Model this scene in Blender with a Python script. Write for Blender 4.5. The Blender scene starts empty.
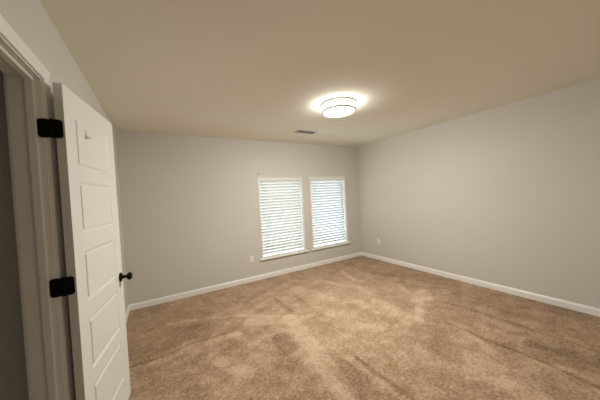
import bpy, bmesh, math, random
from mathutils import Vector, Matrix, noise

random.seed(7)
scene = bpy.context.scene
COL = scene.collection

# ------------------------------------------------------------------ camera, sky, exposure
CAM_H = 1.4441
ROWS = ((0.8613004, -0.5049722, -0.0562558),      # camera right
        (0.0581566, -0.0120129, 0.9982352),       # camera up
        (0.5047568, 0.8630520, -0.0190208))       # camera forward
cam = bpy.data.cameras.new('camera')
cam_o = bpy.data.objects.new('camera', cam)
COL.objects.link(cam_o)
cam.sensor_fit = 'HORIZONTAL'
cam.sensor_width = 36.0
cam.lens = 240.84 * 36.0 / 600.0
cam.clip_start = 0.02
m = Matrix.Identity(4)
for i in range(3):
    m[i][0] = ROWS[0][i]
    m[i][1] = ROWS[1][i]
    m[i][2] = -ROWS[2][i]
m[2][3] = CAM_H
cam_o.matrix_world = m
scene.camera = cam_o

world = bpy.data.worlds.new('sky')
scene.world = world
world.use_nodes = True
wn = world.node_tree.nodes
wn['Background'].inputs['Color'].default_value = (0.72, 0.86, 1.0, 1)
wn['Background'].inputs['Strength'].default_value = 3.6

LAMP_STRENGTH = 11.0
LENS_STRENGTH = 1.2
BULB_WATTS = 95.0
LAMP_COLOR = (1.0, 0.993, 0.93)
UP_SIGN = 1
scene.view_settings.view_transform = 'Standard'
scene.view_settings.look = 'None'
scene.view_settings.exposure = 0.97
scene.view_settings.gamma = 1.0
scene.view_settings.use_curve_mapping = False

# ------------------------------------------------------------------ dimensions (metres)
XL, XR = -0.444, 3.910          # left and right wall faces
YB, YR = 4.043, -0.90           # back wall face, rear wall face (behind the camera)
ZC = 2.463                      # ceiling
WT = 0.112                      # partition thickness
HX = -1.75                      # far face of the hall
DOOR_Y0, DOOR_Y1, DOOR_Z = 0.895, 1.583, 2.057
WIN_Z0, WIN_Z1 = 0.335, 1.803
WINS = ((1.533, 2.432), (2.612, 3.524))

# ------------------------------------------------------------------ materials
def material(name, color, rough=0.6, metallic=0.0, spec=0.5, bump=None, vary=None):
    mt = bpy.data.materials.new(name)
    mt.use_nodes = True
    nt = mt.node_tree
    b = nt.nodes['Principled BSDF']
    b.inputs['Base Color'].default_value = (*color, 1)
    b.inputs['Roughness'].default_value = rough
    b.inputs['Metallic'].default_value = metallic
    b.inputs['Specular IOR Level'].default_value = spec
    if bump or vary:
        tc = nt.nodes.new('ShaderNodeTexCoord')
    if bump:
        sc, st = bump
        n = nt.nodes.new('ShaderNodeTexNoise')
        n.inputs['Scale'].default_value = sc
        n.inputs['Detail'].default_value = 3
        bp = nt.nodes.new('ShaderNodeBump')
        bp.inputs['Strength'].default_value = st
        bp.inputs['Distance'].default_value = 0.002
        nt.links.new(tc.outputs['Object'], n.inputs['Vector'])
        nt.links.new(n.outputs['Fac'], bp.inputs['Height'])
        nt.links.new(bp.outputs['Normal'], b.inputs['Normal'])
    if vary:
        sc, amt = vary
        n = nt.nodes.new('ShaderNodeTexNoise')
        n.inputs['Scale'].default_value = sc
        n.inputs['Detail'].default_value = 4
        mx = nt.nodes.new('ShaderNodeMix')
        mx.data_type = 'RGBA'
        mx.inputs['A'].default_value = (*[c * (1 - amt) for c in color], 1)
        mx.inputs['B'].default_value = (*[min(1, c * (1 + amt)) for c in color], 1)
        nt.links.new(tc.outputs['Object'], n.inputs['Vector'])
        nt.links.new(n.outputs['Fac'], mx.inputs['Factor'])
        nt.links.new(mx.outputs['Result'], b.inputs['Base Color'])
    return mt

M = {}
M['wall'] = material('wall_paint', (0.668, 0.642, 0.585), 0.75, spec=0.25, bump=(220, 0.12), vary=(1.3, 0.015))
M['ceiling'] = material('ceiling_paint', (0.92, 0.885, 0.785), 0.9, spec=0.1, bump=(160, 0.2), vary=(1.0, 0.015))
M['trim'] = material('white_trim_paint', (0.92, 0.91, 0.87), 0.35, spec=0.45, vary=(3, 0.01))
M['door'] = material('white_door_paint', (0.87, 0.86, 0.81), 0.40, spec=0.4, bump=(90, 0.05), vary=(3, 0.01))
M['black'] = material('matte_black_metal', (0.003, 0.003, 0.003), 0.6, metallic=0.0, spec=0.15, vary=(20, 0.05))
M['blind'] = material('blind_slat', (0.78, 0.78, 0.76), 0.45, spec=0.4, vary=(6, 0.01))
M['valance'] = material('blind_valance', (0.90, 0.90, 0.88), 0.4, vary=(6, 0.01))
M['vinyl'] = material('window_vinyl', (0.85, 0.85, 0.84), 0.35, vary=(4, 0.01))
M['cord'] = material('white_cord', (0.75, 0.74, 0.70), 0.8, vary=(40, 0.03))
M['plastic'] = material('outlet_plastic', (0.90, 0.88, 0.82), 0.35, vary=(8, 0.01))
M['slot'] = material('outlet_slot', (0.03, 0.03, 0.03), 0.6, vary=(30, 0.05))
M['vent'] = material('vent_enamel', (0.62, 0.61, 0.58), 0.5, vary=(8, 0.02))
M['duct'] = material('duct_dark', (0.03, 0.03, 0.03), 0.8, vary=(8, 0.1))
M['nickel'] = material('brushed_nickel', (0.55, 0.50, 0.45), 0.35, metallic=1.0, vary=(30, 0.03))
M['hookp'] = material('hook_plastic', (0.86, 0.85, 0.82), 0.25, vary=(20, 0.01))
M['soil'] = material('pale_outdoor_ground', (0.45, 0.43, 0.36), 0.9, bump=(4, 0.3), vary=(0.6, 0.15))
M['siding'] = material('beige_siding', (0.50, 0.42, 0.33), 0.85, bump=(9, 0.2), vary=(2, 0.08))
M['pale_siding'] = material('pale_siding', (0.60, 0.64, 0.70), 0.85, bump=(9, 0.2), vary=(2, 0.05))

def glass_material():
    mt = bpy.data.materials.new('window_glass')
    mt.use_nodes = True
    nt = mt.node_tree
    nt.nodes.remove(nt.nodes['Principled BSDF'])
    out = nt.nodes['Material Output']
    tr = nt.nodes.new('ShaderNodeBsdfTransparent')
    tr.inputs['Color'].default_value = (0.93, 0.96, 0.95, 1)
    gl = nt.nodes.new('ShaderNodeBsdfGlossy')
    gl.inputs['Roughness'].default_value = 0.02
    fr = nt.nodes.new('ShaderNodeFresnel')
    fr.inputs['IOR'].default_value = 1.45
    mx = nt.nodes.new('ShaderNodeMixShader')
    nt.links.new(fr.outputs[0], mx.inputs[0])
    nt.links.new(tr.outputs[0], mx.inputs[1])
    nt.links.new(gl.outputs[0], mx.inputs[2])
    nt.links.new(mx.outputs[0], out.inputs['Surface'])
    return mt
M['glass'] = glass_material()

def lamp_material(name, strength):
    mt = bpy.data.materials.new(name)
    mt.use_nodes = True
    b = mt.node_tree.nodes['Principled BSDF']
    b.inputs['Base Color'].default_value = (0.85, 0.85, 0.82, 1)
    b.inputs['Emission Color'].default_value = (*LAMP_COLOR, 1)
    b.inputs['Emission Strength'].default_value = strength
    return mt
M['lamp'] = lamp_material('lit_diffuser', LAMP_STRENGTH)
M['lens'] = lamp_material('lit_lens', LENS_STRENGTH)
M['bronze'] = material('dark_nickel', (0.50, 0.45, 0.39), 0.5, metallic=0.6, vary=(30, 0.03))

def carpet_material():
    mt = bpy.data.materials.new('tan_carpet')
    mt.use_nodes = True
    nt = mt.node_tree
    N, Lk = nt.nodes, nt.links
    b = N['Principled BSDF']
    b.inputs['Roughness'].default_value = 1.0
    b.inputs['Specular IOR Level'].default_value = 0.05
    b.inputs['Sheen Weight'].default_value = 0.15
    b.inputs['Sheen Roughness'].default_value = 0.6
    tc = N.new('ShaderNodeTexCoord')
    at = N.new('ShaderNodeAttribute')
    at.attribute_name = 'nap'
    # tufts at two sizes
    n1 = N.new('ShaderNodeTexNoise'); n1.inputs['Scale'].default_value = 44; n1.inputs['Detail'].default_value = 5
    n1.inputs['Roughness'].default_value = 0.7
    n2 = N.new('ShaderNodeTexVoronoi'); n2.inputs['Scale'].default_value = 150
    for n in (n1, n2):
        Lk.new(tc.outputs['Object'], n.inputs['Vector'])
    a1 = N.new('ShaderNodeMath'); a1.operation = 'MULTIPLY_ADD'
    a1.inputs[1].default_value = 1.8; a1.inputs[2].default_value = -0.9
    Lk.new(n1.outputs['Fac'], a1.inputs[0])
    a2 = N.new('ShaderNodeMath'); a2.operation = 'MULTIPLY_ADD'
    a2.inputs[1].default_value = 0.18; a2.inputs[2].default_value = -0.06
    Lk.new(n2.outputs['Distance'], a2.inputs[0])
    s1 = N.new('ShaderNodeMath'); s1.operation = 'ADD'
    Lk.new(at.outputs['Fac'], s1.inputs[0]); Lk.new(a1.outputs[0], s1.inputs[1])
    s2 = N.new('ShaderNodeMath'); s2.operation = 'ADD'
    Lk.new(s1.outputs[0], s2.inputs[0]); Lk.new(a2.outputs[0], s2.inputs[1])
    cr = N.new('ShaderNodeValToRGB')
    cr.color_ramp.elements[0].position = 0.10
    cr.color_ramp.elements[0].color = (0.215, 0.132, 0.076, 1)
    cr.color_ramp.elements[1].position = 0.95
    cr.color_ramp.elements[1].color = (0.64, 0.46, 0.32, 1)
    e = cr.color_ramp.elements.new(0.5)
    e.color = (0.41, 0.262, 0.159, 1)
    Lk.new(s2.outputs[0], cr.inputs['Fac'])
    Lk.new(cr.outputs['Color'], b.inputs['Base Color'])
    bp = N.new('ShaderNodeBump')
    bp.inputs['Strength'].default_value = 0.55
    bp.inputs['Distance'].default_value = 0.008
    Lk.new(n1.outputs['Fac'], bp.inputs['Height'])
    Lk.new(bp.outputs['Normal'], b.inputs['Normal'])
    return mt
M['carpet'] = carpet_material()

# ------------------------------------------------------------------ mesh helpers
def link(name, bm, mat, parent=None, loc=(0, 0, 0), rotz=0.0, smooth=None):
    bmesh.ops.recalc_face_normals(bm, faces=bm.faces)
    me = bpy.data.meshes.new(name)
    bm.to_mesh(me)
    bm.free()
    mats = mat if isinstance(mat, (list, tuple)) else [mat]
    for q in mats:
        me.materials.append(q)
    o = bpy.data.objects.new(name, me)
    COL.objects.link(o)
    o.location = loc
    o.rotation_euler = (0, 0, rotz)
    if parent is not None:
        o.parent = parent
    if smooth is not None:
        for p in me.polygons:
            p.use_smooth = True
        try:
            me.set_sharp_from_angle(angle=math.radians(smooth))
        except Exception:
            pass
    return o

def empty(name, loc=(0, 0, 0), rotz=0.0):
    o = bpy.data.objects.new(name, None)
    o.empty_display_size = 0.1
    COL.objects.link(o)
    o.location = loc
    o.rotation_euler = (0, 0, rotz)
    return o

def tag(o, label=None, cat=None, group=None, kind=None):
    if label: o['label'] = label
    if cat: o['category'] = cat
    if group: o['group'] = group
    if kind: o['kind'] = kind
    return o

def box(bm, x0, x1, y0, y1, z0, z1, bevel=0.0):
    vs = [bm.verts.new(p) for p in ((x0, y0, z0), (x1, y0, z0), (x1, y1, z0), (x0, y1, z0),
                                    (x0, y0, z1), (x1, y0, z1), (x1, y1, z1), (x0, y1, z1))]
    fs = [bm.faces.new([vs[i] for i in f]) for f in
          ((3, 2, 1, 0), (4, 5, 6, 7), (0, 1, 5, 4), (1, 2, 6, 5), (2, 3, 7, 6), (3, 0, 4, 7))]
    if bevel > 0:
        es = list({e for f in fs for e in f.edges})
        bmesh.ops.bevel(bm, geom=es, offset=bevel, segments=2, affect='EDGES', profile=0.6)
    return vs

def extrude_profile(bm, pts, axis, a0, a1):
    """pts: list of (p, q) in the plane across axis; extruded from a0 to a1 along axis."""
    def P(p, q, a):
        return {'x': (a, p, q), 'y': (p, a, q), 'z': (p, q, a)}[axis]
    A = [bm.verts.new(P(p, q, a0)) for p, q in pts]
    B = [bm.verts.new(P(p, q, a1)) for p, q in pts]
    n = len(pts)
    bm.faces.new(A)
    bm.faces.new(list(reversed(B)))
    for i in range(n):
        j = (i + 1) % n
        bm.faces.new([A[i], B[i], B[j], A[j]])

def lathe(bm, prof, seg=40, matrix=None, mat_index=None):
    """prof: (radius, height) pairs around local z; ends closed where the radius is 0."""
    rings = []
    for r, h in prof:
        if r < 1e-6:
            rings.append([bm.verts.new((0, 0, h))])
        else:
            rings.append([bm.verts.new((r * math.cos(2 * math.pi * k / seg), r * math.sin(2 * math.pi * k / seg), h))
                          for k in range(seg)])
    newf = []
    for a, b in zip(rings[:-1], rings[1:]):
        for k in range(seg):
            l = (k + 1) % seg
            if len(a) == 1 and len(b) == 1:
                continue
            if len(a) == 1:
                newf.append(bm.faces.new([a[0], b[k], b[l]]))
            elif len(b) == 1:
                newf.append(bm.faces.new([a[k], a[l], b[0]]))
            else:
                newf.append(bm.faces.new([a[k], a[l], b[l], b[k]]))
    if matrix is not None:
        for v in {v for r in rings for v in r}:
            v.co = matrix @ v.co
    return newf

def wall_with_holes(name, axis, plane0, plane1, u0, u1, z0, z1, holes, mat):
    """A slab across one axis with rectangular openings (u0,u1,z0,z1); one closed mesh."""
    us = sorted({u0, u1, *[h[0] for h in holes], *[h[1] for h in holes]})
    zs = sorted({z0, z1, *[h[2] for h in holes], *[h[3] for h in holes]})
    bm = bmesh.new()
    def solid(i, j):
        if i < 0 or j < 0 or i >= len(us) - 1 or j >= len(zs) - 1:
            return False
        uc, zc = (us[i] + us[i + 1]) / 2, (zs[j] + zs[j + 1]) / 2
        return not any(h[0] < uc < h[1] and h[2] < zc < h[3] for h in holes)
    cache = {}
    def V(u, z, p):
        k = (u, z, p)
        if k not in cache:
            cache[k] = bm.verts.new((u, p, z) if axis == 'y' else (p, u, z))
        return cache[k]
    for i in range(len(us) - 1):
        for j in range(len(zs) - 1):
            if not solid(i, j):
                continue
            a, b, c, d = us[i], us[i + 1], zs[j], zs[j + 1]
            for p in (plane0, plane1):
                bm.faces.new([V(a, c, p), V(b, c, p), V(b, d, p), V(a, d, p)])
            for (ii, jj, e) in ((i - 1, j, ((a, c), (a, d))), (i + 1, j, ((b, c), (b, d))),
                                (i, j - 1, ((a, c), (b, c))), (i, j + 1, ((a, d), (b, d)))):
                if not solid(ii, jj):
                    (p1, q1), (p2, q2) = e
                    bm.faces.new([V(p1, q1, plane0), V(p2, q2, plane0), V(p2, q2, plane1), V(p1, q1, plane1)])
    o = link(name, bm, mat)
    return o

# ------------------------------------------------------------------ room shell
def smooth_(a, b, x):
    t = max(0.0, min(1.0, (x - a) / (b - a)))
    return t * t * (3 - 2 * t)

def seg_dist(p, pts):
    best = 1e9
    for (ax, ay), (bx, by) in zip(pts[:-1], pts[1:]):
        dx, dy = bx - ax, by - ay
        t = max(0, min(1, ((p[0] - ax) * dx + (p[1] - ay) * dy) / (dx * dx + dy * dy + 1e-9)))
        best = min(best, math.hypot(p[0] - ax - t * dx, p[1] - ay - t * dy))
    return best

# vacuum tracks, foot marks and scuffs brushed into the pile: (amount, half width, softness, points)
NAP = [
    (-0.26, 0.006, 0.030, [(2.58, 1.46), (2.56, 1.10), (2.58, 0.84), (2.58, 0.63), (2.55, 0.40)]),
    (-0.18, 0.006, 0.030, [(3.03, 1.71), (3.07, 1.48), (3.07, 1.25), (3.09, 0.85), (3.09, 0.50)]),
    (-0.22, 0.004, 0.022, [(-0.31, 2.64), (-0.04, 2.63), (0.21, 2.70), (0.64, 2.66)]),
    (0.12, 0.030, 0.050, [(-0.31, 2.57), (-0.04, 2.56), (0.21, 2.63), (0.64, 2.59)]),
    (0.16, 0.012, 0.040, [(0.0, 3.30), (0.40, 3.16), (0.73, 3.00), (1.17, 2.66)]),
    (-0.12, 0.110, 0.060, [(0.27, 2.98), (0.33, 2.86)]),
    (-0.16, 0.015, 0.040, [(1.34, 3.14), (1.35, 2.69)]),
    (-0.12, 0.015, 0.040, [(1.62, 3.05), (1.60, 2.66)]),
    (0.17, 0.060, 0.110, [(0.84, 2.74), (1.35, 2.47)]),
    (0.15, 0.055, 0.100, [(1.26, 2.54), (1.13, 1.67), (1.07, 1.34)]),
    (0.14, 0.012, 0.030, [(1.35, 1.61), (1.37, 1.05)]),
    (-0.16, 0.008, 0.025, [(1.41, 1.61), (1.43, 1.05)]),
    (-0.14, 0.075, 0.070, [(1.00, 2.24), (0.97, 2.05)]),
    (-0.12, 0.110, 0.090, [(0.86, 1.80), (0.80, 1.50)]),
    (-0.12, 0.080, 0.080, [(1.22, 1.55), (1.20, 1.27)]),
    (0.16, 0.055, 0.060, [(2.80, 1.97), (3.15, 2.06), (2.96, 1.90), (2.80, 1.97)]),
    (0.14, 0.030, 0.050, [(2.78, 1.90), (2.36, 1.61)]),
    (0.14, 0.060, 0.110, [(2.40, 2.24), (2.34, 1.82)]),
    (0.16, 0.020, 0.050, [(3.06, 2.42), (2.94, 2.18)]),
    (0.15, 0.025, 0.050, [(2.86, 3.55), (2.70, 3.00)]),
    (-0.12, 0.060, 0.060, [(3.22, 3.02), (3.33, 2.79)]),
    (0.13, 0.030, 0.060, [(2.30, 3.20), (2.55, 2.72)]),
    (0.12, 0.040, 0.070, [(1.90, 2.75), (2.20, 2.35)]),
    (0.15, 0.022, 0.040, [(2.62, 1.42), (2.50, 1.15), (2.42, 0.97)]),
    (-0.10, 0.060, 0.060, [(2.82, 0.82), (2.90, 0.62)]),
    (-0.14, 0.100, 0.120, [(2.72, 0.72), (2.86, 0.50)]),
    (0.12, 0.080, 0.100, [(2.20, 0.98), (2.12, 0.82)]),
    (0.10, 0.050, 0.060, [(1.78, 1.54), (1.69, 1.30)]),
    (0.12, 0.040, 0.080, [(2.60, 1.77), (2.06, 1.64)]),
    (0.10, 0.050, 0.080, [(1.62, 2.10), (1.90, 1.80)]),
    (-0.10, 0.060, 0.080, [(1.55, 2.35), (1.62, 2.05)]),
    (0.10, 0.050, 0.070, [(0.35, 2.35), (0.55, 1.95)]),
    (0.10, 0.040, 0.060, [(0.60, 2.62), (0.75, 2.25)]),
    (0.10, 0.040, 0.070, [(0.25, 2.05), (0.35, 1.80)]),
    (-0.09, 0.150, 0.120, [(0.00, 2.90), (0.30, 3.30)]),
]

def nap_value(x, y):
    v = 0.47
    # wide soft tone changes where the pile lies a different way
    v += 0.08 * noise.noise(Vector((x * 1.1 + 3.1, y * 1.1, 0.3)))
    v += 0.07 * noise.noise(Vector((x * 3.1, y * 2.6 + 7.7, 1.7)))
    wx = x + 0.10 * noise.noise(Vector((x * 2.3, y * 2.3, 21.0)))
    wy = y + 0.10 * noise.noise(Vector((x * 2.3, y * 2.3, 33.0)))
    # brushed streaks lying in a few directions
    for ang, fa, fb, amp, sd in ((0.35, 2.0, 9.0, 0.12, 5.0), (1.75, 1.6, 8.0, 0.11, 12.0), (2.6, 3.0, 13.0, 0.10, 40.0)):
        c, s = math.cos(ang), math.sin(ang)
        n = noise.noise(Vector(((wx * c + wy * s) * fa, (-wx * s + wy * c) * fb, sd)))
        v += amp * max(-0.5, min(0.5, n * 1.5))
    v += 0.09 * noise.noise(Vector((wx * 8.5 + 11, wy * 7.6, 4.1)))
    v += 0.12 * noise.noise(Vector((x * 19, y * 17, 9.4)))
    v += 0.13 * noise.noise(Vector((x * 33, y * 30, 3.3)))
    # tone rises in the middle of the room and drops towards the sides
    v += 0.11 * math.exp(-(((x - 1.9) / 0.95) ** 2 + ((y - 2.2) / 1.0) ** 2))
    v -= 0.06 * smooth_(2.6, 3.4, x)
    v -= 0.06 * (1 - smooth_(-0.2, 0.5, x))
    for amt, hw, soft, pts in NAP:
        amt *= 1.9
        soft *= 0.62
        lo_x = min(p[0] for p in pts) - hw - soft
        hi_x = max(p[0] for p in pts) + hw + soft
        if not lo_x < x < hi_x:
            continue
        lo_y = min(p[1] for p in pts) - hw - soft
        hi_y = max(p[1] for p in pts) + hw + soft
        if not lo_y < y < hi_y:
            continue
        d = seg_dist((x, y), pts)
        if d < hw + soft:
            wob = 0.75 + 0.5 * noise.noise(Vector((x * 9, y * 9, 2.2)))
            v += amt * wob * (1 - smooth_(hw, hw + soft, d))
    return v

def carpet_floor():
    step = 0.017
    x0, x1, y0, y1 = XL - WT, XR, YR, YB
    nx, ny = int((x1 - x0) / step), int((y1 - y0) / step)
    verts, faces, nap = [], [], []
    for j in range(ny + 1):
        y = y0 + (y1 - y0) * j / ny
        for i in range(nx + 1):
            x = x0 + (x1 - x0) * i / nx
            n = nap_value(x, y)
            nap.append(n)
            z = 0.0012 * noise.noise(Vector((x * 30, y * 30, 0))) + 0.004 * (n - 0.5) - 0.001
            if x > XR - 0.02 or y > YB - 0.02 or x < XL + 0.02:
                z = min(z, 0.0)
            verts.append((x, y, z))
    for j in range(ny):
        for i in range(nx):
            a = j * (nx + 1) + i
            faces.append((a, a + 1, a + nx + 2, a + nx + 1))
    # underside
    b = len(verts)
    verts += [(x0, y0, -0.05), (x1, y0, -0.05), (x1, y1, -0.05), (x0, y1, -0.05)]
    nap += [0.5] * 4
    faces.append((b + 3, b + 2, b + 1, b))
    bottom = list(range(nx + 1))
    top = [ny * (nx + 1) + i for i in range(nx + 1)]
    left = [j * (nx + 1) for j in range(ny + 1)]
    right = [j * (nx + 1) + nx for j in range(ny + 1)]
    faces.append(tuple(reversed(bottom)) + (b, b + 1))
    faces.append(tuple(top) + (b + 2, b + 3))
    faces.append(tuple(left) + (b + 3, b))
    faces.append(tuple(reversed(right)) + (b + 1, b + 2))
    me = bpy.data.meshes.new('floor')
    me.from_pydata(verts, [], faces)
    at = me.attributes.new('nap', 'FLOAT', 'POINT')
    at.data.foreach_set('value', nap)
    me.materials.append(M['carpet'])
    for p in me.polygons:
        p.use_smooth = len(p.vertices) == 4
    o = bpy.data.objects.new('floor', me)
    COL.objects.link(o)
    return o

tag(carpet_floor(), 'tan cut pile carpet floor marked by vacuum tracks', 'floor', kind='structure')

bm = bmesh.new()
box(bm, HX, XL - WT, YR, 1.78, -0.05, 0.0)
tag(link('floor_hall', bm, M['carpet']), 'dark hall floor beyond the open doorway', 'floor', kind='structure')

bm = bmesh.new()
box(bm, HX - 0.1, XR + 0.1, YR - 0.1, YB + 0.16, ZC, ZC + 0.12)
tag(link('ceiling', bm, M['ceiling']), 'plain off white ceiling with light and vent', 'ceiling', kind='structure')

tag(wall_with_holes('wall_back', 'y', YB, YB + 0.16, XL - WT, XR + 0.1, -0.05, ZC,
                    [(a, b, WIN_Z0, WIN_Z1) for a, b in WINS], M['wall']),
    'greige painted back wall with two windows', 'wall', kind='structure')
tag(wall_with_holes('wall_left', 'x', XL, XL - WT, YR, YB, -0.05, ZC,
                    [(DOOR_Y0 - 0.02, DOOR_Y1 + 0.018, -0.05, DOOR_Z + 0.018)], M['wall']),
    'greige painted left wall behind the open door', 'wall', kind='structure')
bm = bmesh.new()
box(bm, XR, XR + 0.1, YR - 0.1, YB, -0.05, ZC)
tag(link('wall_right', bm, M['wall']), 'long bare greige wall on the right', 'wall', kind='structure')
bm = bmesh.new()
box(bm, XL - WT, XR, YR - 0.1, YR, -0.05, ZC)
tag(link('wall_rear', bm, M['wall']), 'greige wall behind the viewer', 'wall', kind='structure')
bm = bmesh.new()
box(bm, HX - 0.1, HX, YR - 0.1, 1.88, -0.05, ZC)
box(bm, HX, XL - WT, YR - 0.1, YR, -0.05, ZC)
tag(link('wall_hall', bm, M['wall']), 'dark hall wall seen through the doorway', 'wall', kind='structure')
bm = bmesh.new()
box(bm, HX, XL - WT, 1.78, 1.88, -0.05, ZC)
tag(link('wall_hall_end', bm, M['wall']), 'end wall of the dark hall', 'wall', kind='structure')

# baseboards: rounded-over profile
BH, BT = 0.0832, 0.014
def base_profile(sign, face):
    pts = [(0, 0), (BT, 0), (BT, BH * 0.72), (BT * 0.93, BH * 0.80), (BT * 0.62, BH * 0.88), (BT * 0.55, BH * 0.955),
           (BT * 0.40, BH), (0, BH)]
    return [(face + sign * p, q) for p, q in pts]
bm = bmesh.new()
extrude_profile(bm, base_profile(-1, YB), 'x', XL, XR)
tag(link('baseboard_back', bm, M['trim']), 'white baseboard along the window wall', 'baseboard', kind='structure')
bm = bmesh.new()
extrude_profile(bm, base_profile(-1, XR), 'y', YR, YB - BT)
tag(link('baseboard_right', bm, M['trim']), 'white baseboard along the bare right wall', 'baseboard', kind='structure')
bm = bmesh.new()
extrude_profile(bm, base_profile(1, XL), 'y', DOOR_Y1 + 0.066, YB - BT)
tag(link('baseboard_left', bm, M['trim']), 'white baseboard along the left wall behind the open door', 'baseboard', kind='structure')
bm = bmesh.new()
extrude_profile(bm, base_profile(1, XL), 'y', YR + BT, DOOR_Y0 - 0.066)
extrude_profile(bm, base_profile(1, YR), 'x', XL, XR - BT)
tag(link('baseboard_rear', bm, M['trim']), 'white baseboard behind the viewer', 'baseboard', kind='structure')

# outdoor ground under the sky, added to tint the slat gaps
bm = bmesh.new()
box(bm, -12, 16, YB + 0.95, YB + 26, -0.6, -0.5)
tag(link('ground', bm, M['soil']), 'pale ground outside the windows', 'ground', kind='structure')

bm = bmesh.new()
box(bm, -9, 5.6, YB + 4.2, YB + 9.0, -0.5, 5.2)  # unseen wall added to block sky and warm the left slat gaps
tag(link('wall_outside', bm, M['siding']), 'beige outside wall glimpsed between the slats of the left blind', 'wall', kind='structure')

bm = bmesh.new()
box(bm, 5.6, 18, YB + 4.4, YB + 9.2, -0.5, 5.6)  # unseen wall added so the right slat gaps are less bright
tag(link('wall_outside_pale', bm, M['pale_siding']), 'pale grey outside wall glimpsed between the slats of the right blind', 'wall', kind='structure')

# ------------------------------------------------------------------ door frame
frame = tag(empty('trim_1', (XL, DOOR_Y1, 0)), 'white casing and jamb around the doorway on the left', 'door frame', kind='structure')
def rel(o, base):
    o.location = (-base[0], -base[1], -base[2])
    return o
FB = (XL, DOOR_Y1, 0)
JT = 0.018
bm = bmesh.new()
box(bm, XL - WT, XL, DOOR_Y1, DOOR_Y1 + JT, 0, DOOR_Z + JT, 0.001)
rel(link('jamb', bm, M['trim'], frame), FB)
bm = bmesh.new()
box(bm, XL - WT, XL, DOOR_Y0 - JT, DOOR_Y0, 0, DOOR_Z + JT, 0.001)
rel(link('jamb', bm, M['trim'], frame), FB)
bm = bmesh.new()
box(bm, XL - WT, XL, DOOR_Y0, DOOR_Y1, DOOR_Z, DOOR_Z + JT, 0.001)
rel(link('header', bm, M['trim'], frame), FB)
# stops (set back the door's thickness from the room face)
S0, S1, ST = XL - 0.024, XL - 0.062, 0.011
def stop_profile(face, sign):
    return [(S0, face), (S0, face + sign * (ST - 0.003)), (S0 - 0.004, face + sign * ST),
            (S1 + 0.010, face + sign * ST), (S1, face + sign * 0.004), (S1, face)]
bm = bmesh.new()
extrude_profile(bm, stop_profile(DOOR_Y1, -1), 'z', 0, DOOR_Z)
rel(link('stop', bm, M['trim'], frame), FB)
bm = bmesh.new()
extrude_profile(bm, stop_profile(DOOR_Y0, 1), 'z', 0, DOOR_Z)
rel(link('stop', bm, M['trim'], frame), FB)
bm = bmesh.new()
extrude_profile(bm, stop_profile(DOOR_Z, -1), 'y', DOOR_Y0 + ST, DOOR_Y1 - ST)
rel(link('stop', bm, M['trim'], frame), FB)
# casings: (distance from opening, projection) profile, both faces of the wall
CW, CR = 0.057, 0.006
CPROF = [(0, 0), (0, 0.009), (0.004, 0.0115), (0.010, 0.0105), (0.022, 0.013), (0.040, 0.0165), (0.052, 0.0175),
         (CW, 0.015), (CW, 0)]
for side in (1, -1):
    fx = XL if side == 1 else XL - WT
    bm = bmesh.new()
    extrude_profile(bm, [(fx + side * d, DOOR_Y1 + CR + s) for s, d in CPROF], 'z', 0, DOOR_Z + CR)
    rel(link('casing', bm, M['trim'], frame), FB)
    bm = bmesh.new()
    extrude_profile(bm, [(fx + side * d, DOOR_Y0 - CR - s) for s, d in CPROF], 'z', 0, DOOR_Z + CR)
    rel(link('casing', bm, M['trim'], frame), FB)
    bm = bmesh.new()
    extrude_profile(bm, [(fx + side * d, DOOR_Z + CR + s) for s, d in CPROF], 'y', DOOR_Y0 - CR - CW, DOOR_Y1 + CR + CW)
    rel(link('head_casing', bm, M['trim'], frame), FB)

# ------------------------------------------------------------------ door (swung open against the left wall)
ANG = 0.1568
DW, DT, DH, DZ = 0.669, 0.035, 2.032, 0.020
HXY = (-0.3724, 1.5819)
door = tag(empty('door_1', (HXY[0], HXY[1], DZ), math.pi / 2 - ANG),
           'open white five panel door with black knob and hinges', 'door', kind='structure')
PX0, PX1 = 0.106, 0.553
PZ = [(0.197, 0.472), (0.554, 0.830), (0.921, 1.194), (1.287, 1.566), (1.637, 1.917)]
LOOPS = [(0.0, 0.0), (0.008, 0.0030), (0.016, 0.0075), (0.0195, 0.0078), (0.0225, 0.0020), (0.026, 0.0015)]

def door_leaf():
    bm = bmesh.new()
    us = [0, PX0, PX1, DW]
    zs = [0] + [z for p in PZ for z in p] + [DH]
    for face_y, inward in ((0.0, 1), (DT, -1)):
        for i in range(3):
            for j in range(len(zs) - 1):
                a, b, c, d = us[i], us[i + 1], zs[j], zs[j + 1]
                if i == 1 and j % 2 == 1:
                    prev = None
                    for off, dep in LOOPS:
                        y = face_y + inward * dep
                        ring = [bm.verts.new(p) for p in ((a + off, y, c + off), (b - off, y, c + off),
                                                          (b - off, y, d - off), (a + off, y, d - off))]
                        if prev:
                            for k in range(4):
                                l = (k + 1) % 4
                                bm.faces.new([prev[k], prev[l], ring[l], ring[k]])
                        prev = ring
                    bm.faces.new(prev)
                else:
                    bm.faces.new([bm.verts.new(p) for p in ((a, face_y, c), (b, face_y, c), (b, face_y, d), (a, face_y, d))])
    for z0, z1 in zip(zs[:-1], zs[1:]):
        for u in (0, DW):
            bm.faces.new([bm.verts.new(p) for p in ((u, 0, z0), (u, DT, z0), (u, DT, z1), (u, 0, z1))])
    for u0, u1 in zip(us[:-1], us[1:]):
        for z in (0, DH):
            bm.faces.new([bm.verts.new(p) for p in ((u0, 0, z), (u1, 0, z), (u1, DT, z), (u0, DT, z))])
    bmesh.ops.remove_doubles(bm, verts=bm.verts, dist=1e-5)
    return link('door_leaf', bm, M['door'], door)
door_leaf()

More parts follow.
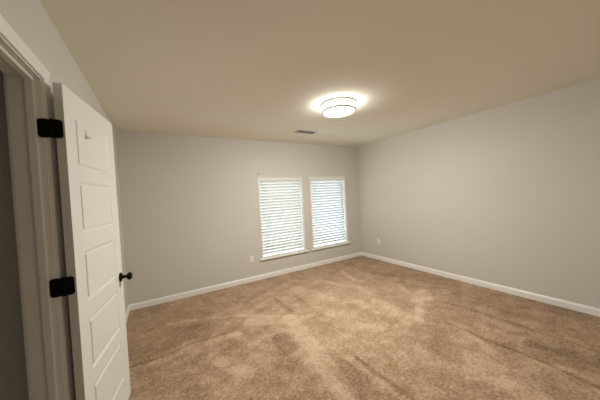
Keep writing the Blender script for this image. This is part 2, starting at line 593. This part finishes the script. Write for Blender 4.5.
def rounded_plate(bm, u0, u1, z0, z1, y0, y1, r, seg=5):
    pts = []
    for cx, cz, a0 in ((u1 - r, z1 - r, 0), (u0 + r, z1 - r, 90), (u0 + r, z0 + r, 180), (u1 - r, z0 + r, 270)):
        for k in range(seg + 1):
            a = math.radians(a0 + 90 * k / seg)
            pts.append((cx + r * math.cos(a), cz + r * math.sin(a)))
    extrude_profile(bm, pts, 'y', y0, y1)

# hinges: one leaf on the jamb face, one on the door's edge, knuckle between them
inv_door = Matrix.Translation((HXY[0], HXY[1], DZ)) @ Matrix.Rotation(math.pi / 2 - ANG, 4, 'Z')
inv_door.invert()
for zc in (1.828, 1.070, 0.270):
    hinge = bpy.data.objects.new('hinge', None)
    COL.objects.link(hinge)
    hinge.parent = door
    hinge.location = (0, DT, zc - DZ)
    hinge['label'] = 'matte black butt hinge'
    bm = bmesh.new()
    rounded_plate(bm, -0.4225, -0.379, zc - 0.044, zc + 0.044, 1.5755, 1.5785, 0.013)
    for dz in (-0.026, 0.0, 0.026):
        lathe(bm, [(0, 0.0012), (0.003, 0.001), (0.0042, 0)], 12,
              Matrix.Translation((-0.392 + (0.006 if dz == 0 else 0), 1.5755, zc + dz)) @ Matrix.Rotation(math.pi / 2, 4, 'X'))
    o = link('door_plate', bm, M['black'], hinge)
    o.matrix_parent_inverse = Matrix.Identity(4)
    def place(o):
        base = Matrix.Translation((0, DT, zc - DZ)).inverted() @ inv_door
        o.matrix_local = base
    place(o)
    bm = bmesh.new()
    rounded_plate(bm, -0.467, -0.4225, zc - 0.044, zc + 0.044, DOOR_Y1 - 0.006, DOOR_Y1 - 0.003, 0.013)
    for dz in (-0.026, 0.0, 0.026):
        lathe(bm, [(0, 0.0012), (0.003, 0.001), (0.0042, 0)], 12,
              Matrix.Translation((-0.452 - (0.006 if dz == 0 else 0), DOOR_Y1 - 0.006, zc + dz)) @ Matrix.Rotation(math.pi / 2, 4, 'X'))
    place(link('jamb_plate', bm, M['black'], hinge))
    bm = bmesh.new()
    kx, ky, kr = -0.4185, 1.5765, 0.0062
    prof = [(0, -0.0455), (kr * 0.7, -0.0455), (kr, -0.0435)]
    for k in range(1, 5):
        zz = -0.044 + 0.088 * k / 5
        prof += [(kr, zz - 0.0006), (kr - 0.0008, zz), (kr, zz + 0.0006)]
    prof += [(kr, 0.0435), (kr * 0.7, 0.0455), (0, 0.0475)]
    lathe(bm, prof, 16, Matrix.Translation((kx, ky, zc)))
    place(link('knuckle', bm, M['black'], hinge, smooth=40))

# knob on both faces
KU, KZ = 0.617, 0.901
for face_y, sgn in ((0.0, 1), (DT, -1)):
    # local z of the lathe -> away from this face
    rot = Matrix.Rotation(math.pi / 2 * sgn, 4, 'X')
    base = Matrix.Translation((KU, face_y, KZ)) @ rot
    bm = bmesh.new()
    ln = 1.0 if sgn == 1 else 0.86
    lathe(bm, [(0, 0.026), (0.010, 0.026), (0.0105, 0.038), (0.014, 0.042), (0.022, 0.046), (0.0265, 0.053),
               (0.027, 0.060), (0.0245, 0.067), (0.017, 0.072), (0.008, 0.0735), (0, 0.074)], 32, base @ Matrix.Scale(ln, 4, (0, 0, 1)))
    kb = link('door_knob', bm, M['black'], door, smooth=50)
    kb['label'] = 'round black door knob'
    bm = bmesh.new()
    lathe(bm, [(0, 0.0), (0.0325, 0.0), (0.0325, 0.004), (0.030, 0.008), (0.018, 0.011), (0.0125, 0.014), (0.0125, 0.027), (0, 0.027)],
          32, base @ Matrix.Scale(ln, 4, (0, 0, 1)))
    link('rosette', bm, M['black'], kb, smooth=40)
bm = bmesh.new()
rounded_plate(bm, 0.006, 0.029, KZ - 0.028, KZ + 0.028, 0.0, 0.0012, 0.006)
box(bm, 0.011, 0.024, -0.009, 0.0, KZ - 0.009, KZ + 0.009, 0.002)
for v in bm.verts:
    x, y, z = v.co
    v.co = (DW - y, x, z)
lt = link('latch', bm, M['black'], door)
lt['label'] = 'black latch plate on the free edge'

# ------------------------------------------------------------------ windows
def window(idx, x0, x1):
    w = x1 - x0
    root = tag(empty('window_%d' % idx, (x0, YB, WIN_Z0)),
               'left window with white sill, behind closed blind' if idx == 1 else 'right window with white sill, nearer the room corner',
               'window', kind='structure')
    h = WIN_Z1 - WIN_Z0
    t = 0.012
    bm = bmesh.new()                                     # painted lining of the opening
    box(bm, 0, t, 0.001, 0.10, 0, h)
    box(bm, w - t, w, 0.001, 0.10, 0, h)
    box(bm, t, w - t, 0.001, 0.10, h - t, h)
    link('jamb_liner', bm, M['trim'], root)
    bm = bmesh.new()                                     # vinyl frame
    f, y0, y1 = 0.022, 0.100, 0.155
    box(bm, 0, f, y0, y1, 0, h, 0.003)
    box(bm, w - f, w, y0, y1, 0, h, 0.003)
    box(bm, f, w - f, y0, y1, h - f, h, 0.003)
    box(bm, f, w - f, y0, y1, 0, f, 0.003)
    fr = link('window_frame', bm, M['vinyl'], root)
    for z0, z1, dy in ((f, h - f, 0.008),):                               # one sash
        bm = bmesh.new()
        s = 0.016
        ya, yb = 0.108 + dy, 0.124 + dy
        box(bm, f, f + s, ya, yb, z0, z1, 0.002)
        box(bm, w - f - s, w - f, ya, yb, z0, z1, 0.002)
        box(bm, f + s, w - f - s, ya, yb, z0, z0 + s, 0.002)
        box(bm, f + s, w - f - s, ya, yb, z1 - s, z1, 0.002)
        sash = link('sash', bm, M['vinyl'], root)
        bm = bmesh.new()
        ym = (ya + yb) / 2
        vs = [bm.verts.new(p) for p in ((f + s, ym, z0 + s), (w - f - s, ym, z0 + s), (w - f - s, ym, z1 - s), (f + s, ym, z1 - s))]
        bm.faces.new(vs)
        link('pane', bm, M['glass'], sash)
    bm = bmesh.new()                                     # stool with rounded nose
    nose = [(0.098, 0.0), (0.098, -0.020), (0.0, -0.020), (0.0, -0.020)]
    prof = [(0.099, 0.022), (-0.030, 0.022), (-0.036, 0.020), (-0.040, 0.015), (-0.040, 0.007), (-0.036, 0.002), (-0.030, 0.0), (0.099, 0.0)]
    extrude_profile(bm, [(p, q) for p, q in prof], 'x', 0.0, w)
    hp = [(0.0, 0.022), (-0.030, 0.022), (-0.036, 0.020), (-0.040, 0.015), (-0.040, 0.007), (-0.036, 0.002), (-0.030, 0.0), (0.0, 0.0)]
    extrude_profile(bm, hp, 'x', -0.055, 0.0)
    extrude_profile(bm, hp, 'x', w, w + 0.055)
    link('window_sill', bm, M['trim'], root)
    return root
for i, (a, b) in enumerate(WINS):
    window(i + 1, a, b)

# ------------------------------------------------------------------ window blinds
SLAT_W, PITCH, TILT = 0.0635, 0.0535, math.radians(48)
def blind(x0, x1, label, wand_side):
    w = x1 - x0 - 0.029
    root = tag(empty('window_blind', (x0 + 0.014, YB + 0.045, WIN_Z0 + 0.022)), label, 'window blind', 'white slatted window blinds')
    top = WIN_Z1 - 0.014 - (WIN_Z0 + 0.022)
    bm = bmesh.new()
    box(bm, 0.004, w - 0.004, -0.020, 0.030, top - 0.042, top - 0.002, 0.002)
    link('headrail', bm, M['valance'], root)
    bm = bmesh.new()                                     # valance board on the front of the headrail
    zt = top
    extrude_profile(bm, [(-0.022, zt - 0.046), (-0.030, zt - 0.046), (-0.033, zt - 0.043), (-0.033, zt - 0.034), (-0.030, zt - 0.031),
                         (-0.030, zt - 0.016), (-0.034, zt - 0.012), (-0.034, zt - 0.003), (-0.031, zt), (-0.022, zt)], 'x', 0.0, w)
    link('valance', bm, M['valance'], root)
    # slats: gently crowned, room edge tipped up
    bm = bmesh.new()
    z = top - 0.070
    n = 0
    zlist = []
    while z > 0.052:
        zlist.append(z)
        c, s = math.cos(TILT), math.sin(TILT)
        prof = []
        K = 6
        for k in range(K + 1):
            t = -1 + 2 * k / K
            prof.append((t * SLAT_W / 2, 0.0030 * (1 - t * t) + 0.0013))
        for k in range(K, -1, -1):
            t = -1 + 2 * k / K
            prof.append((t * SLAT_W / 2, 0.0030 * (1 - t * t) - 0.0013))
        # local slat: p across (negative = room side), q up; tip the room side upwards
        jig = random.uniform(-0.03, 0.03)
        c, s = math.cos(TILT + jig), math.sin(TILT + jig)
        pts = [(p * c + q * s, z - p * s + q * c) for p, q in prof]
        extrude_profile(bm, pts, 'x', 0.003, w - 0.003)
        z -= PITCH
        n += 1
    link('slats', bm, M['blind'], root, smooth=40)
    bm = bmesh.new()
    box(bm, 0.003, w - 0.003, -0.028, 0.028, 0.006, 0.024, 0.004)
    link('bottom_rail', bm, M['valance'], root)
    for u in (0.13, w / 2, w - 0.13):
        bm = bmesh.new()
        for yy in (-0.0245, 0.0245):
            box(bm, u - 0.0012, u + 0.0012, yy - 0.0008, yy + 0.0008, 0.020, top - 0.05)
        link('ladder_cord', bm, M['cord'], root)
    # tilt cords with tassels on the left, lift cord on the right
    for u, ln in ((0.075, 0.62), (0.095, 0.56)) if wand_side == 'left' else ((w - 0.075, 0.62), (w - 0.095, 0.66)):
        bm = bmesh.new()
        lathe(bm, [(0, 0), (0.0011, 0), (0.0011, ln), (0, ln)], 8, Matrix.Translation((u, -0.040, top - 0.055 - ln)))
        cd = link('pull_cord', bm, M['cord'], root)
        bm = bmesh.new()
        lathe(bm, [(0, -0.036), (0.006, -0.035), (0.0075, -0.028), (0.006, -0.012), (0.003, 0.0), (0, 0.001)], 16,
              Matrix.Translation((u, -0.040, top - 0.055 - ln)))
        link('tassel', bm, M['blind'], cd, smooth=60)
    return root
blind(*WINS[0], 'closed white slatted blind on the left window, beside the wall outlet', 'left')
blind(*WINS[1], 'closed white slatted blind on the right window, nearer the room corner', 'right')

# ------------------------------------------------------------------ ceiling light
LX, LY = 1.83, 2.14
lamp = tag(empty('ceiling_light', (LX, LY, ZC)), 'round white drum ceiling light, switched on', 'ceiling light')
bm = bmesh.new()
lathe(bm, [(0, 0), (0.196, 0), (0.198, -0.004), (0.198, -0.016), (0.194, -0.019), (0.180, -0.019), (0, -0.019)], 72)
link('canopy', bm, M['bronze'], lamp, smooth=35)
bm = bmesh.new()
lathe(bm, [(0, -0.020), (0.183, -0.020), (0.183, -0.088), (0, -0.088)], 72)
o = link('diffuser', bm, M['lamp'], lamp, smooth=35)
o['label'] = 'glowing white drum side'
bm = bmesh.new()
lathe(bm, [(0, -0.0885), (0.183, -0.0885), (0.182, -0.092), (0.178, -0.097), (0.15, -0.103), (0.08, -0.108), (0, -0.109)], 72)
o = link('lens', bm, M['lens'], lamp, smooth=35)
o['label'] = 'glowing white bottom lens'
bm = bmesh.new()
lathe(bm, [(0.1835, -0.074), (0.190, -0.074), (0.194, -0.077), (0.194, -0.091), (0.190, -0.094), (0.1815, -0.094), (0.1835, -0.074)], 72)
link('trim_ring', bm, M['bronze'], lamp, smooth=35)
sd = bpy.data.lights.new('lamp_light', 'POINT')
sd.energy = BULB_WATTS
sd.color = LAMP_COLOR
sd.shadow_soft_size = 0.015
sd.use_nodes = True                                 # brightest straight down, like a flat diffuser
lt = sd.node_tree
ge = lt.nodes.new('ShaderNodeNewGeometry')
sx = lt.nodes.new('ShaderNodeSeparateXYZ')
ab = lt.nodes.new('ShaderNodeMath'); ab.operation = 'ABSOLUTE'
up = lt.nodes.new('ShaderNodeMapRange')             # added fade above the horizontal keeps this light's ceiling glow small
up.interpolation_type = 'SMOOTHSTEP'
up.inputs['From Min'].default_value = UP_SIGN * 0.0
up.inputs['From Max'].default_value = UP_SIGN * 0.15
up.inputs['To Min'].default_value = 1.0
up.inputs['To Max'].default_value = 0.0
mu = lt.nodes.new('ShaderNodeMath'); mu.operation = 'MULTIPLY'
lt.links.new(sx.outputs['Z'], up.inputs['Value'])
lt.links.new(up.outputs[0], mu.inputs[1])
ma = lt.nodes.new('ShaderNodeMath'); ma.operation = 'MULTIPLY_ADD'
ma.inputs[1].default_value = 0.81
ma.inputs[2].default_value = 0.20
lt.links.new(ge.outputs['Incoming'], sx.inputs[0])
lt.links.new(sx.outputs['Z'], ab.inputs[0])
lt.links.new(ab.outputs[0], ma.inputs[0])
lt.links.new(ma.outputs[0], mu.inputs[0])
lt.links.new(mu.outputs[0], lt.nodes['Emission'].inputs['Strength'])
so_ = bpy.data.objects.new('lamp_light', sd)
COL.objects.link(so_)
so_.parent = lamp
so_.location = (0, 0, -0.128)

# ------------------------------------------------------------------ ceiling vent
VX, VY, VW, VD = 2.098, 3.285, 0.37, 0.17
vent = tag(empty('ceiling_vent', (VX, VY, ZC)), 'small rectangular air vent on the ceiling near the window wall', 'air vent')
bm = bmesh.new()
fl = 0.022
def slope_frame(bm):
    o_ = [(-VW / 2, -VD / 2), (VW / 2, -VD / 2), (VW / 2, VD / 2), (-VW / 2, VD / 2)]
    i_ = [(-VW / 2 + fl, -VD / 2 + fl), (VW / 2 - fl, -VD / 2 + fl), (VW / 2 - fl, VD / 2 - fl), (-VW / 2 + fl, VD / 2 - fl)]
    A = [bm.verts.new((x, y, 0)) for x, y in o_]
    B = [bm.verts.new((x, y, -0.003)) for x, y in o_]
    C_ = [bm.verts.new((x, y, -0.009)) for x, y in i_]
    D_ = [bm.verts.new((x, y, 0)) for x, y in i_]
    for k in range(4):
        l = (k + 1) % 4
        for P, Q in ((A, B), (B, C_), (C_, D_), (D_, A)):
            bm.faces.new([P[k], P[l], Q[l], Q[k]])
slope_frame(bm)
link('vent_frame', bm, M['vent'], vent)
bm = bmesh.new()
box(bm, -VW / 2 + fl, VW / 2 - fl, -VD / 2 + fl, VD / 2 - fl, -0.0015, -0.0002)
link('duct_opening', bm, M['duct'], vent)
bm = bmesh.new()
ns = 8
for k in range(ns):
    yc = -VD / 2 + fl + (VD - 2 * fl) * (k + 0.5) / ns
    c, s = 0.0052, 0.0030
    extrude_profile(bm, [(yc - c, -0.0085), (yc - c + 0.001, -0.0093), (yc + c, -0.0025), (yc + c - 0.001, -0.0018)], 'x',
                    -VW / 2 + fl, VW / 2 - fl)
box(bm, -0.006, 0.006, -VD / 2 + fl, VD / 2 - fl, -0.0098, -0.0092)
link('louvers', bm, M['vent'], vent)

# ------------------------------------------------------------------ wall outlets
def outlet(loc, rotz, label):
    root = tag(empty('wall_outlet', loc, rotz), label, 'wall outlet', 'white wall outlets')
    bm = bmesh.new()
    rounded_plate(bm, -0.035, 0.035, -0.057, 0.057, -0.0045, 0.0, 0.004)
    rounded_plate(bm, -0.032, 0.032, -0.054, 0.054, -0.0060, -0.0045, 0.004)
    link('cover_plate', bm, M['plastic'], root)
    for dz in (0.0195, -0.0195):
        bm = bmesh.new()
        rounded_plate(bm, -0.0165, 0.0165, dz - 0.0140, dz + 0.0140, -0.0085, -0.0060, 0.009)
        so = link('socket', bm, M['plastic'], root)
        bm = bmesh.new()
        box(bm, -0.0075, -0.0053, -0.0089, -0.0085, dz - 0.001, dz + 0.008)
        box(bm, 0.0053, 0.0075, -0.0089, -0.0085, dz, dz + 0.007)
        rounded_plate(bm, -0.0025, 0.0025, dz - 0.0095, dz - 0.0045, -0.0089, -0.0085, 0.0024)
        link('slot', bm, M['slot'], so)
    bm = bmesh.new()
    lathe(bm, [(0, 0.0012), (0.002, 0.001), (0.003, 0)], 12, Matrix.Translation((0, -0.0060, 0)) @ Matrix.Rotation(math.pi / 2, 4, 'X'))
    link('screw', bm, M['plastic'], root)
    return root
outlet((1.328, YB, 0.384), 0.0, 'white wall outlet left of the windows, below the sill')
outlet((XR, 3.527, 0.389), -math.pi / 2, 'white wall outlet on the right wall near the corner')

# ------------------------------------------------------------------ small hooks
hk = tag(empty('adhesive_hook', (0, 0, 0)), 'small white stick-on hook on the top panel of the door', 'hook')
hk.location = Matrix.Translation((HXY[0], HXY[1], DZ)) @ Matrix.Rotation(math.pi / 2 - ANG, 4, 'Z') @ Vector((0.226, 0.003, 1.838))
hk.rotation_euler = (0, 0, math.pi / 2 - ANG)
bm = bmesh.new()
rounded_plate(bm, -0.011, 0.011, -0.026, 0.026, -0.004, 0.0, 0.009)
link('back_plate', bm, M['hookp'], hk)
bm = bmesh.new()
extrude_profile(bm, [(-0.004, 0.004), (-0.004, -0.018), (-0.010, -0.022), (-0.020, -0.021), (-0.025, -0.013), (-0.026, -0.002),
                     (-0.023, -0.002), (-0.021, -0.012), (-0.016, -0.016), (-0.011, -0.014), (-0.009, -0.006)], 'x', -0.006, 0.006)
link('hook_arm', bm, M['hookp'], hk)

pk = tag(empty('wall_hook', (1.541, YB, 1.840)), 'tiny hook on the wall above the left end of the left window blind', 'hook')
bm = bmesh.new()
box(bm, -0.006, 0.006, -0.006, 0.0, -0.036, 0.010, 0.002)
link('stem', bm, M['hookp'], pk)
bm = bmesh.new()
box(bm, -0.005, 0.005, -0.012, 0.0, 0.010, 0.034, 0.002)
t = link('tip', bm, M['duct'], pk)
t['label'] = 'dark tip'
